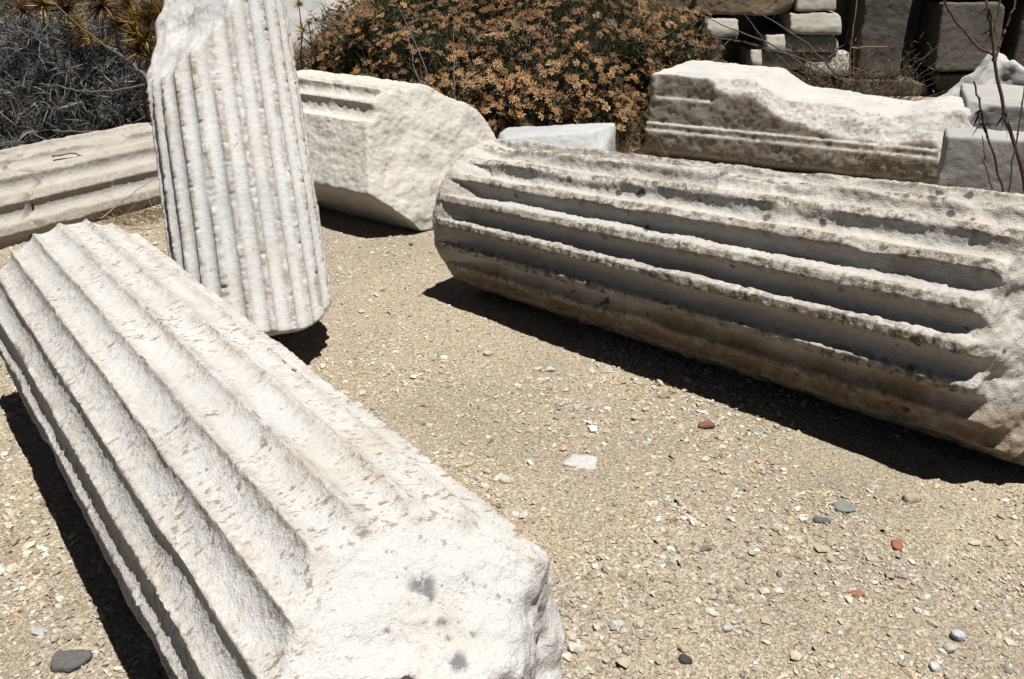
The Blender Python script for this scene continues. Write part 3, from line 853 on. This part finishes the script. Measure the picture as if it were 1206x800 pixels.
st = Acc(); st.origin = TH_C
for q in rp[::9]:
    b = TH_C + (q - TH_C) * np.array([0.3, 0.3, 0]) + np.array([0, 0, -0.03]); tube(st, wander(b, q, 6, 0.06), 0.010, 0.003, 4)
obj('stems', st.mesh('stems', M_stem), thorn, kind='stuff')

def spiny_head(acc, c, r, n, cols, up=np.array([0, -0.2, 0.6])):
    d = unit(RNG.normal(size=(n, 3)) + up)
    blades(acc, np.repeat(np.asarray(c)[None], n, 0), d, RNG.uniform(0.6, 1.1, n) * r, RNG.uniform(0.07, 0.12, n) * r * 1.1, RNG.normal(size=(n, 3)) * 0.2 * r, tints(n, cols), S=3)

YC = [(0.50, 0.30, 0.04), (0.62, 0.42, 0.08), (0.36, 0.19, 0.03), (0.70, 0.55, 0.20)]
BC_ = [(0.22, 0.12, 0.045), (0.30, 0.17, 0.05), (0.14, 0.08, 0.035)]
def thistle(label, base, hds, group=None):
    root = empty('thistle', base, label, 'thistle', group)
    stm = Acc(); stm.origin = base
    for (px, py, y, r, brown) in hds:
        c = at_y(px, py, y)
        tube(stm, wander(np.asarray(base) + RNG.normal(size=3) * np.array([0.04, 0.04, 0]), c, 7, 0.035), 0.007, 0.003, 5)
        ac = Acc(); ac.origin = base
        spiny_head(ac, c, r, 120 if r > 0.06 else 60, BC_ if brown else YC)
        obj('spiny_head', ac.mesh('spiny_head', M_yel), root)
    obj('stems', stm.mesh('stems', M_stem), root)
    return root
b = at_y(185, 150, 5.75); b[2] = -0.02
thistle('golden brown dried thistle close behind the upright drum on its left', b,
        [(160, 25, 5.7, 0.10, 0), (190, 20, 5.75, 0.12, 0), (172, 45, 5.7, 0.12, 0), (195, 50, 5.65, 0.11, 1), (182, 70, 5.7, 0.12, 0), (165, 60, 5.7, 0.10, 1), (176, 20, 5.7, 0.12, 1), (188, 92, 5.65, 0.09, 1), (160, 42, 5.75, 0.10, 1), (205, 30, 5.8, 0.10, 1), (152, 58, 5.7, 0.05, 0), (196, 84, 5.7, 0.08, 0)])
b = at_y(100, 140, 6.6); b[2] = -0.02
thistle('brown dried thistle at the top left rising out of the grey spiny shrub', b,
        [(78, 8, 6.3, 0.14, 1), (50, 4, 6.3, 0.12, 0), (98, 45, 6.1, 0.09, 1), (126, 50, 6.0, 0.05, 0), (106, 46, 6.0, 0.06, 0), (120, 5, 6.3, 0.13, 1), (140, 30, 6.2, 0.10, 1), (28, 12, 6.3, 0.10, 1), (92, 30, 6.2, 0.08, 0), (150, 8, 6.2, 0.1, 1)])
b = at_y(356, 80, 6.3); b[2] = -0.02
thistle('small yellow thistle heads peeping past the right of the upright drum', b, [(352, 6, 6.2, 0.05, 0), (357, 36, 6.2, 0.055, 0), (364, 28, 6.25, 0.035, 1)])

def twig(label, pts2, y0, y1, r0=0.006, r1=0.003, mat=M_grey, name='dead_twig', cat='twig', group=None, side=()):
    ac = Acc()
    n = len(pts2); P3 = np.array([at_y(px, py, y0 + (y1 - y0) * i / (n - 1)) for i, (px, py) in enumerate(pts2)])
    t = np.linspace(0, n - 1, 14); P = np.stack([np.interp(t, np.arange(n), P3[:, k]) for k in range(3)], 1)
    P = P + np.concatenate([np.zeros((1, 3)), RNG.normal(size=(12, 3)) * r0 * 0.6, np.zeros((1, 3))])
    ac.origin = P[0]
    tube(ac, P, r0, r1, 6)
    for (i, px, py, y) in side: tube(ac, wander(P[i], at_y(px, py, y), 6, 0.012), r0 * 0.7, r1 * 0.6, 5)
    o = obj(name, ac.mesh(name, mat), None, label, cat, group); o.location = P[0]
    return o
twig('long thin grey twig slanting across the spiny shrub to the upright drum', [(172, 92), (130, 58), (90, 28), (60, 0)], 5.7, 5.9)
twig('thicker grey branch tip touching the left edge of the upright drum', [(180, 98), (160, 78), (138, 62), (128, 55)], 5.55, 5.8, 0.013, 0.006)
twig('pale twig lying level across the spiny shrub', [(170, 100), (130, 108), (95, 107), (62, 100)], 5.55, 5.6, 0.007, 0.004)
twig('thin twig resting on top of the half-buried drum', [(62, 154), (110, 156), (150, 155), (176, 153)], 5.35, 5.6, 0.006, 0.004, M_stem)
twig('curved dry stalk casting a shadow on the half-buried drum', [(62, 184), (85, 180), (105, 184), (122, 182)], 4.9, 5.15, 0.006, 0.003, M_straw)

# dry grass tufts on the ground
def tuft(label, c, n, L, spread, cols, group=None, name='dry_grass_tuft', flat=0.5, w=0.003):
    ac = Acc(); ac.origin = c
    b = np.asarray(c) + RNG.normal(size=(n, 3)) * np.array([spread, spread * 0.6, 0]); b[:, 2] = c[2] - 0.005
    d = RNG.normal(size=(n, 3)); d[:, 2] = np.abs(d[:, 2]) * flat + 0.12
    blades(ac, b, d, RNG.uniform(0.4, 1.0, n) * L, RNG.uniform(0.6, 1.4, n) * w, RNG.normal(size=(n, 3)) * 0.25 * L * np.array([1, 1, 0.5]) + np.array([0, 0, -0.12 * L]), tints(n, cols), S=4)
    V = np.concatenate(ac.V); V[:, 2] = np.maximum(V[:, 2], 0.004); ac.V = [V]
    o = obj(name, ac.mesh(name, M_leaf), None, label, 'dry grass', group, 'stuff'); o.location = Vector([float(q) for q in c])
    return o
DG = [(0.36, 0.22, 0.09), (0.26, 0.15, 0.06), (0.46, 0.33, 0.16), (0.18, 0.11, 0.05)]
tuft('brown dry grass on the ground between half-buried drum and upright drum', at(165, 258), 420, 0.20, 0.16, DG)
tuft('small straw tuft by the foot of the cream fragment, right of upright drum', at(393, 246), 110, 0.17, 0.05, DG, flat=0.9)
tuft('dry grass at the right foot of the flowering shrub', at_y(735, 160, 6.15) * np.array([1, 1, 0]), 420, 0.34, 0.17, DG + [(0.10, 0.09, 0.05)], flat=1.4)
tuft('litter of dry grass below the spiny shrub behind half-buried drum', np.array([-2.5, 6.0, 0.0]), 700, 0.3, 0.3, DG, flat=1.0)
a = at(120, 268); 
twig('long bent straw leaning on the half-buried drum', [(118, 258), (140, 240), (165, 222), (187, 205)], 4.55, 4.9, 0.003, 0.0015, M_straw, 'straw', 'straw')

# weeds behind the moulded block
def weed(label, c, n, H, cols, spread=0.18):
    root = empty('dry_weed', c, label, 'weed')
    stm, lv = Acc(), Acc(); stm.origin = lv.origin = c
    for _ in range(n):
        top = np.asarray(c) + np.array([RNG.normal() * spread * 2, RNG.normal() * spread, H * RNG.uniform(0.45, 1.0)])
        w = wander(np.asarray(c) + RNG.normal(size=3) * np.array([spread, spread * .6, 0]) * 0.8 - np.array([0, 0, 0.02]), top, 8, 0.05)
        tube(stm, w, 0.004, 0.0015, 4)
        for _k in range(3):
            i = RNG.integers(2, 7); tube(stm, wander(w[i], w[i] + RNG.normal(size=3) * 0.09 + np.array([0, 0, 0.06]), 4, 0.02), 0.002, 0.001, 4)
        N = 16; q = w[RNG.integers(2, 8, N)] + RNG.normal(size=(N, 3)) * 0.03
        blades(lv, q, RNG.normal(size=(N, 3)), RNG.uniform(0.02, 0.06, N), RNG.uniform(0.006, 0.014, N), RNG.normal(size=(N, 3)) * 0.02, tints(N, cols), S=2)
    obj('stems', stm.mesh('stems', M_stem), root); obj('dry_leaves', lv.mesh('dry_leaves', M_leaf), root, kind='stuff')
WC = [(0.20, 0.12, 0.06), (0.13, 0.08, 0.045), (0.30, 0.20, 0.10), (0.09, 0.085, 0.04)]
weed('brown dry weed bush against the wall behind the moulded block', at_y(990, 105, 7.5) * np.array([1, 1, 0]), 46, 0.62, WC, 0.2)
weed('low brown weeds at the foot of the dark wall block', at_y(1045, 110, 7.7) * np.array([1, 1, 0]), 26, 0.5, WC, 0.15)
for pts, lab in ((((985, 88), (950, 50), (905, 22), (868, -4)), 'long grey twig slanting up left before the dark wall gap'), (((960, 84), (900, 48), (850, 30), (815, 10)), 'lower grey twig slanting towards the flowering shrub'),
                 (((1000, 100), (940, 66), (880, 50), (838, 44)), 'thin level twig across the pale wall rubble'), (((930, 80), (905, 55), (880, 22), (872, 10)), 'short thin twig rising to the brown wall slab'), (((852, 72), (838, 58), (822, 40), (812, 28)), 'dark thin twig by the white stone at shrub edge')):
    twig(lab, pts, 7.35, 7.0, 0.006, 0.0025, M_grey)
twig('single upright pale straw stalk in front of the dark wall block', [(1000, 96), (1001, 60), (1006, 25), (1011, -10)], 7.3, 7.3, 0.006, 0.004, M_straw, 'straw', 'straw', side=((5, 1045, 55, 7.25),))

# bare reddish stalks with withered leaves at the right edge
pl_b = at_y(1205, 240, 4.35); pl_b[2] = -0.02
stalk = empty('bare_stalk_plant', pl_b, 'tall bare reddish stalk plant with withered leaves at right edge', 'plant')
def branch(pts2, y0, y1, r0, r1, leaves=0):
    n = len(pts2); P3 = np.array([at_y(px, py, y0 + (y1 - y0) * i / (n - 1)) for i, (px, py) in enumerate(pts2)])
    t = np.linspace(0, n - 1, 16); P = np.stack([np.interp(t, np.arange(n), P3[:, k]) for k in range(3)], 1)
    P[1:-1] += RNG.normal(size=(14, 3)) * 0.0025
    ac = Acc(); ac.origin = pl_b; tube(ac, P, r0, r1, 7)
    o = obj('stem', ac.mesh('stem', M_red), stalk)
    for i in range(3, 15, 3):                    # nodes
        ac2 = Acc(); ac2.origin = pl_b; tube(ac2, np.stack([P[i] - (P[i + 1] - P[i]) * 0.12, P[i], P[i] + (P[i + 1] - P[i]) * 0.12]) if i < 15 else P[-2:], r0 * 1.25, r0 * 1.1, 6); obj('stem_node', ac2.mesh('stem_node', M_red), stalk)
    for _ in range(leaves):
        i = RNG.integers(3, 14); N = 7; ac3 = Acc(); ac3.origin = pl_b
        blades(ac3, np.repeat(P[i][None], N, 0), RNG.normal(size=(N, 3)) + np.array([0, 0, -0.3]), RNG.uniform(0.03, 0.06, N), RNG.uniform(0.008, 0.02, N), np.array([0, 0, -0.03]) + RNG.normal(size=(N, 3)) * 0.015,
               tints(N, [(0.05, 0.035, 0.03), (0.09, 0.06, 0.045)]), S=4)
        obj('withered_leaf', ac3.mesh('withered_leaf', M_leaf), stalk)
branch([(1214, 262), (1203, 200), (1184, 135), (1171, 70), (1166, 20), (1160, -10)], 4.35, 4.5, 0.0095, 0.006, 4)
branch([(1171, 66), (1150, 55), (1125, 25), (1108, -6)], 4.45, 4.4, 0.0065, 0.005)
branch([(1172, 70), (1180, 45), (1190, 20), (1198, -6)], 4.45, 4.5, 0.006, 0.004)
branch([(1169, 40), (1176, 15), (1178, -8)], 4.47, 4.5, 0.004, 0.003)
branch([(1182, 228), (1166, 170), (1155, 130), (1147, 96)], 4.25, 4.3, 0.0055, 0.004, 2)
branch([(1188, 226), (1196, 170), (1206, 110), (1212, 60)], 4.25, 4.35, 0.004, 0.003)
branch([(1168, 226), (1160, 190), (1157, 160)], 4.2, 4.25, 0.0035, 0.002)

# ------------------------------------------------------------------ pebbles and stones on the ground
ico_v = np.array([(0, -1, 1.618), (0, 1, 1.618), (0, -1, -1.618), (0, 1, -1.618), (-1, 1.618, 0), (1, 1.618, 0), (-1, -1.618, 0), (1, -1.618, 0), (1.618, 0, 1), (1.618, 0, -1), (-1.618, 0, 1), (-1.618, 0, -1)]) / 1.9
dd = np.linalg.norm(ico_v[:, None] - ico_v[None], axis=2); el_ = dd[dd > 0.01].min() * 1.05
ico_f = [(i, j, k) for i in range(12) for j in range(i + 1, 12) for k in range(j + 1, 12) if dd[i, j] < el_ and dd[j, k] < el_ and dd[i, k] < el_]
ico_f = np.array([f if np.dot(np.cross(ico_v[f[1]] - ico_v[f[0]], ico_v[f[2]] - ico_v[f[0]]), ico_v[f[0]]) > 0 else (f[0], f[2], f[1]) for f in ico_f])
oct_v = np.array([(1, 0, 0), (-1, 0, 0), (0, 1, 0), (0, -1, 0), (0, 0, 1), (0, 0, -1)], float)
oct_f = np.array([(0, 2, 4), (2, 1, 4), (1, 3, 4), (3, 0, 4), (2, 0, 5), (1, 2, 5), (3, 1, 5), (0, 3, 5)])
PAL = np.array([(0.57, 0.485, 0.34), (0.51, 0.415, 0.275), (0.62, 0.545, 0.41), (0.42, 0.335, 0.22), (0.66, 0.615, 0.53), (0.36, 0.335, 0.30), (0.46, 0.30, 0.20), (0.73, 0.71, 0.66)])
PW = np.array([0.27, 0.21, 0.19, 0.12, 0.09, 0.06, 0.03, 0.03])
def scatter(n, rmed, sig, bv, bf, y0, y1, rmax):
    y = y0 + (y1 - y0) * RNG.random(n) ** 1.35
    x = (RNG.random(n) * 2 - 1) * (0.30 + 0.50 * y)
    bare = fbm(np.stack([x, y, 0 * x + 2], 1) * 1.7, 3, 95) + 0.35 * RNG.normal(size=n)
    kp = bare < 0.42
    x, y = x[kp], y[kp]; n = len(x)
    r = np.minimum(rmed * np.exp(RNG.normal(size=n) * sig), rmax) * (0.85 + 0.35 * sstep(0.0, -0.5, bare[kp]))
    k = len(bv)
    shp = 1 + RNG.normal(size=(n, k, 1)) * 0.22
    v = bv[None] * shp * np.stack([RNG.uniform(0.8, 1.5, n), RNG.uniform(0.7, 1.1, n), RNG.uniform(0.35, 0.7, n)], 1)[:, None]
    a = RNG.random(n) * 6.283; ca, sa = np.cos(a)[:, None], np.sin(a)[:, None]
    tl = RNG.normal(size=(n, 1)) * 0.35
    vx, vy, vz = v[..., 0] * ca - v[..., 1] * sa, v[..., 0] * sa + v[..., 1] * ca, v[..., 2]
    vz = vz + vx * tl
    g0 = ground_height(x, y)
    V = np.stack([vx, vy, vz], 2) * r[:, None, None] + np.stack([x, y, g0 + r * RNG.uniform(0.0, 0.36, n)], 1)[:, None]
    F = bf[None] + (np.arange(n) * k)[:, None, None]
    pt_ = np.stack([x, y, 0 * x], 1)
    wet = sstep(0.0, 0.5, fbm(pt_ * 0.9 + 3.3, 3, 91))[:, None] * 0.30          # patches of greyer, dirtier gravel
    C = PAL[RNG.choice(len(PAL), n, p=PW)] * (1 + RNG.normal(size=(n, 1)) * 0.17) * np.array([1.22, 1.20, 1.24])
    C = C * (1 - wet) + wet * 0.6 * C.mean(1, keepdims=True)
    C = np.repeat(np.clip(C, 0.03, 0.85), k, 0)
    return V.reshape(-1, 3), F.reshape(-1, 3), C
M_peb = simple('pebble', (0.4, 0.33, 0.23), 0.85, 0.3, 160, attr='tint')
for nm_, args in (('fine_gravel', (98000, 0.0040, 0.38, oct_v, oct_f, 0.95, 5.2, 0.008)), ('pebbles', (15000, 0.0058, 0.40, ico_v, ico_f, 0.95, 5.4, 0.014))):
    V, F, C = scatter(*args)
    obj(nm_, mesh_from(nm_, V, F, M_peb, False, {'tint': ('POINT', C)}), None, 'tan and grey ' + nm_.replace('_', ' ') + ' scattered over the earth floor', 'gravel', kind='stuff')

def pebble(px, py, wpx, ratio, flat, col, label, seed, name='pebble'):
    c = at(px, py); dist = np.linalg.norm(c - np.array([0, 0, CAM_H])); w = 0.82 * wpx / FPX * dist
    rr = np.random.default_rng(seed); cu = []
    for _ in range(7):
        n = rr.normal(size=3); n /= np.linalg.norm(n); cu.append((n, np.sqrt(((n * np.array([w, w * ratio, w * flat]) / 2) ** 2).sum()) * rr.uniform(1.0, 1.15)))
    V, F = stone((w * 1.1, w * ratio * 1.1, w * flat * 1.05), w / 18, seed, w * min(0.28, flat * 0.45), w * 0.04, w * 0.5, cuts=cu, fine=w * 0.008)
    m = simple('pebble_' + str(seed), col, 0.85, 0.3, 120, bump=0.4)
    o = obj(name, mesh_from(name, V, F, m), None, label, 'pebble')
    o.location = (c[0], c[1], float(ground_height(c[:1], c[1:2])[0]) - w * flat * 0.28); o.rotation_euler = (0, 0, seed * 1.3 % 0.8 - 0.4)
for args in ((685, 548, 46, 0.75, 0.10, (0.72, 0.71, 0.69), 'flat white stone flush with the ground in the middle', 301), (830, 504, 23, 0.7, 0.40, (0.30, 0.13, 0.085), 'dark red pebble in front of the right drum shadow', 302),
             (1056, 642, 15, 1.6, 0.5, (0.44, 0.17, 0.10), 'orange red elongated pebble on the right', 303), (1008, 702, 18, 0.8, 0.4, (0.42, 0.23, 0.13), 'rusty brown pebble low on the right', 304),
             (996, 600, 28, 0.8, 0.22, (0.30, 0.31, 0.29), 'flat greenish grey stone on the right', 305), (968, 614, 26, 0.45, 0.35, (0.16, 0.16, 0.165), 'narrow slate grey stone sliver', 306),
             (1072, 588, 23, 0.8, 0.6, (0.55, 0.45, 0.30), 'rounded tan stone below the right drum shadow', 307), (1127, 752, 14, 1.2, 0.8, (0.62, 0.65, 0.69), 'small bluish white pebble at lower right', 308),
             (857, 741, 15, 0.9, 0.6, (0.66, 0.66, 0.64), 'round white pebble at the lower middle', 309), (728, 737, 18, 0.8, 0.4, (0.68, 0.68, 0.68), 'white pebble right of the broken drum end', 310),
             (807, 778, 17, 0.9, 0.6, (0.075, 0.068, 0.06), 'almost black stone at the bottom edge', 311), (596, 570, 20, 0.7, 0.5, (0.68, 0.65, 0.58), 'cream pebble beside the left drum broken end', 312),
             (84, 782, 44, 0.8, 0.25, (0.17, 0.16, 0.155), 'flat dark grey stone in the bottom left corner', 313), (46, 748, 22, 0.6, 0.3, (0.62, 0.60, 0.57), 'flat whitish stone near the bottom left corner', 314),
             (1118, 766, 15, 1.0, 0.7, (0.60, 0.57, 0.52), 'pale pebble beside the small bluish white one', 315), (1100, 790, 14, 1.0, 0.7, (0.72, 0.72, 0.72), 'bright white pebble at the bottom right edge', 316),
             (648, 437, 14, 0.8, 0.5, (0.72, 0.69, 0.62), 'white pebble beside the right drum shadow edge', 317), (574, 417, 14, 0.8, 0.5, (0.62, 0.58, 0.48), 'pale pebble in mid ground between the drums', 318)):
    pebble(*args)
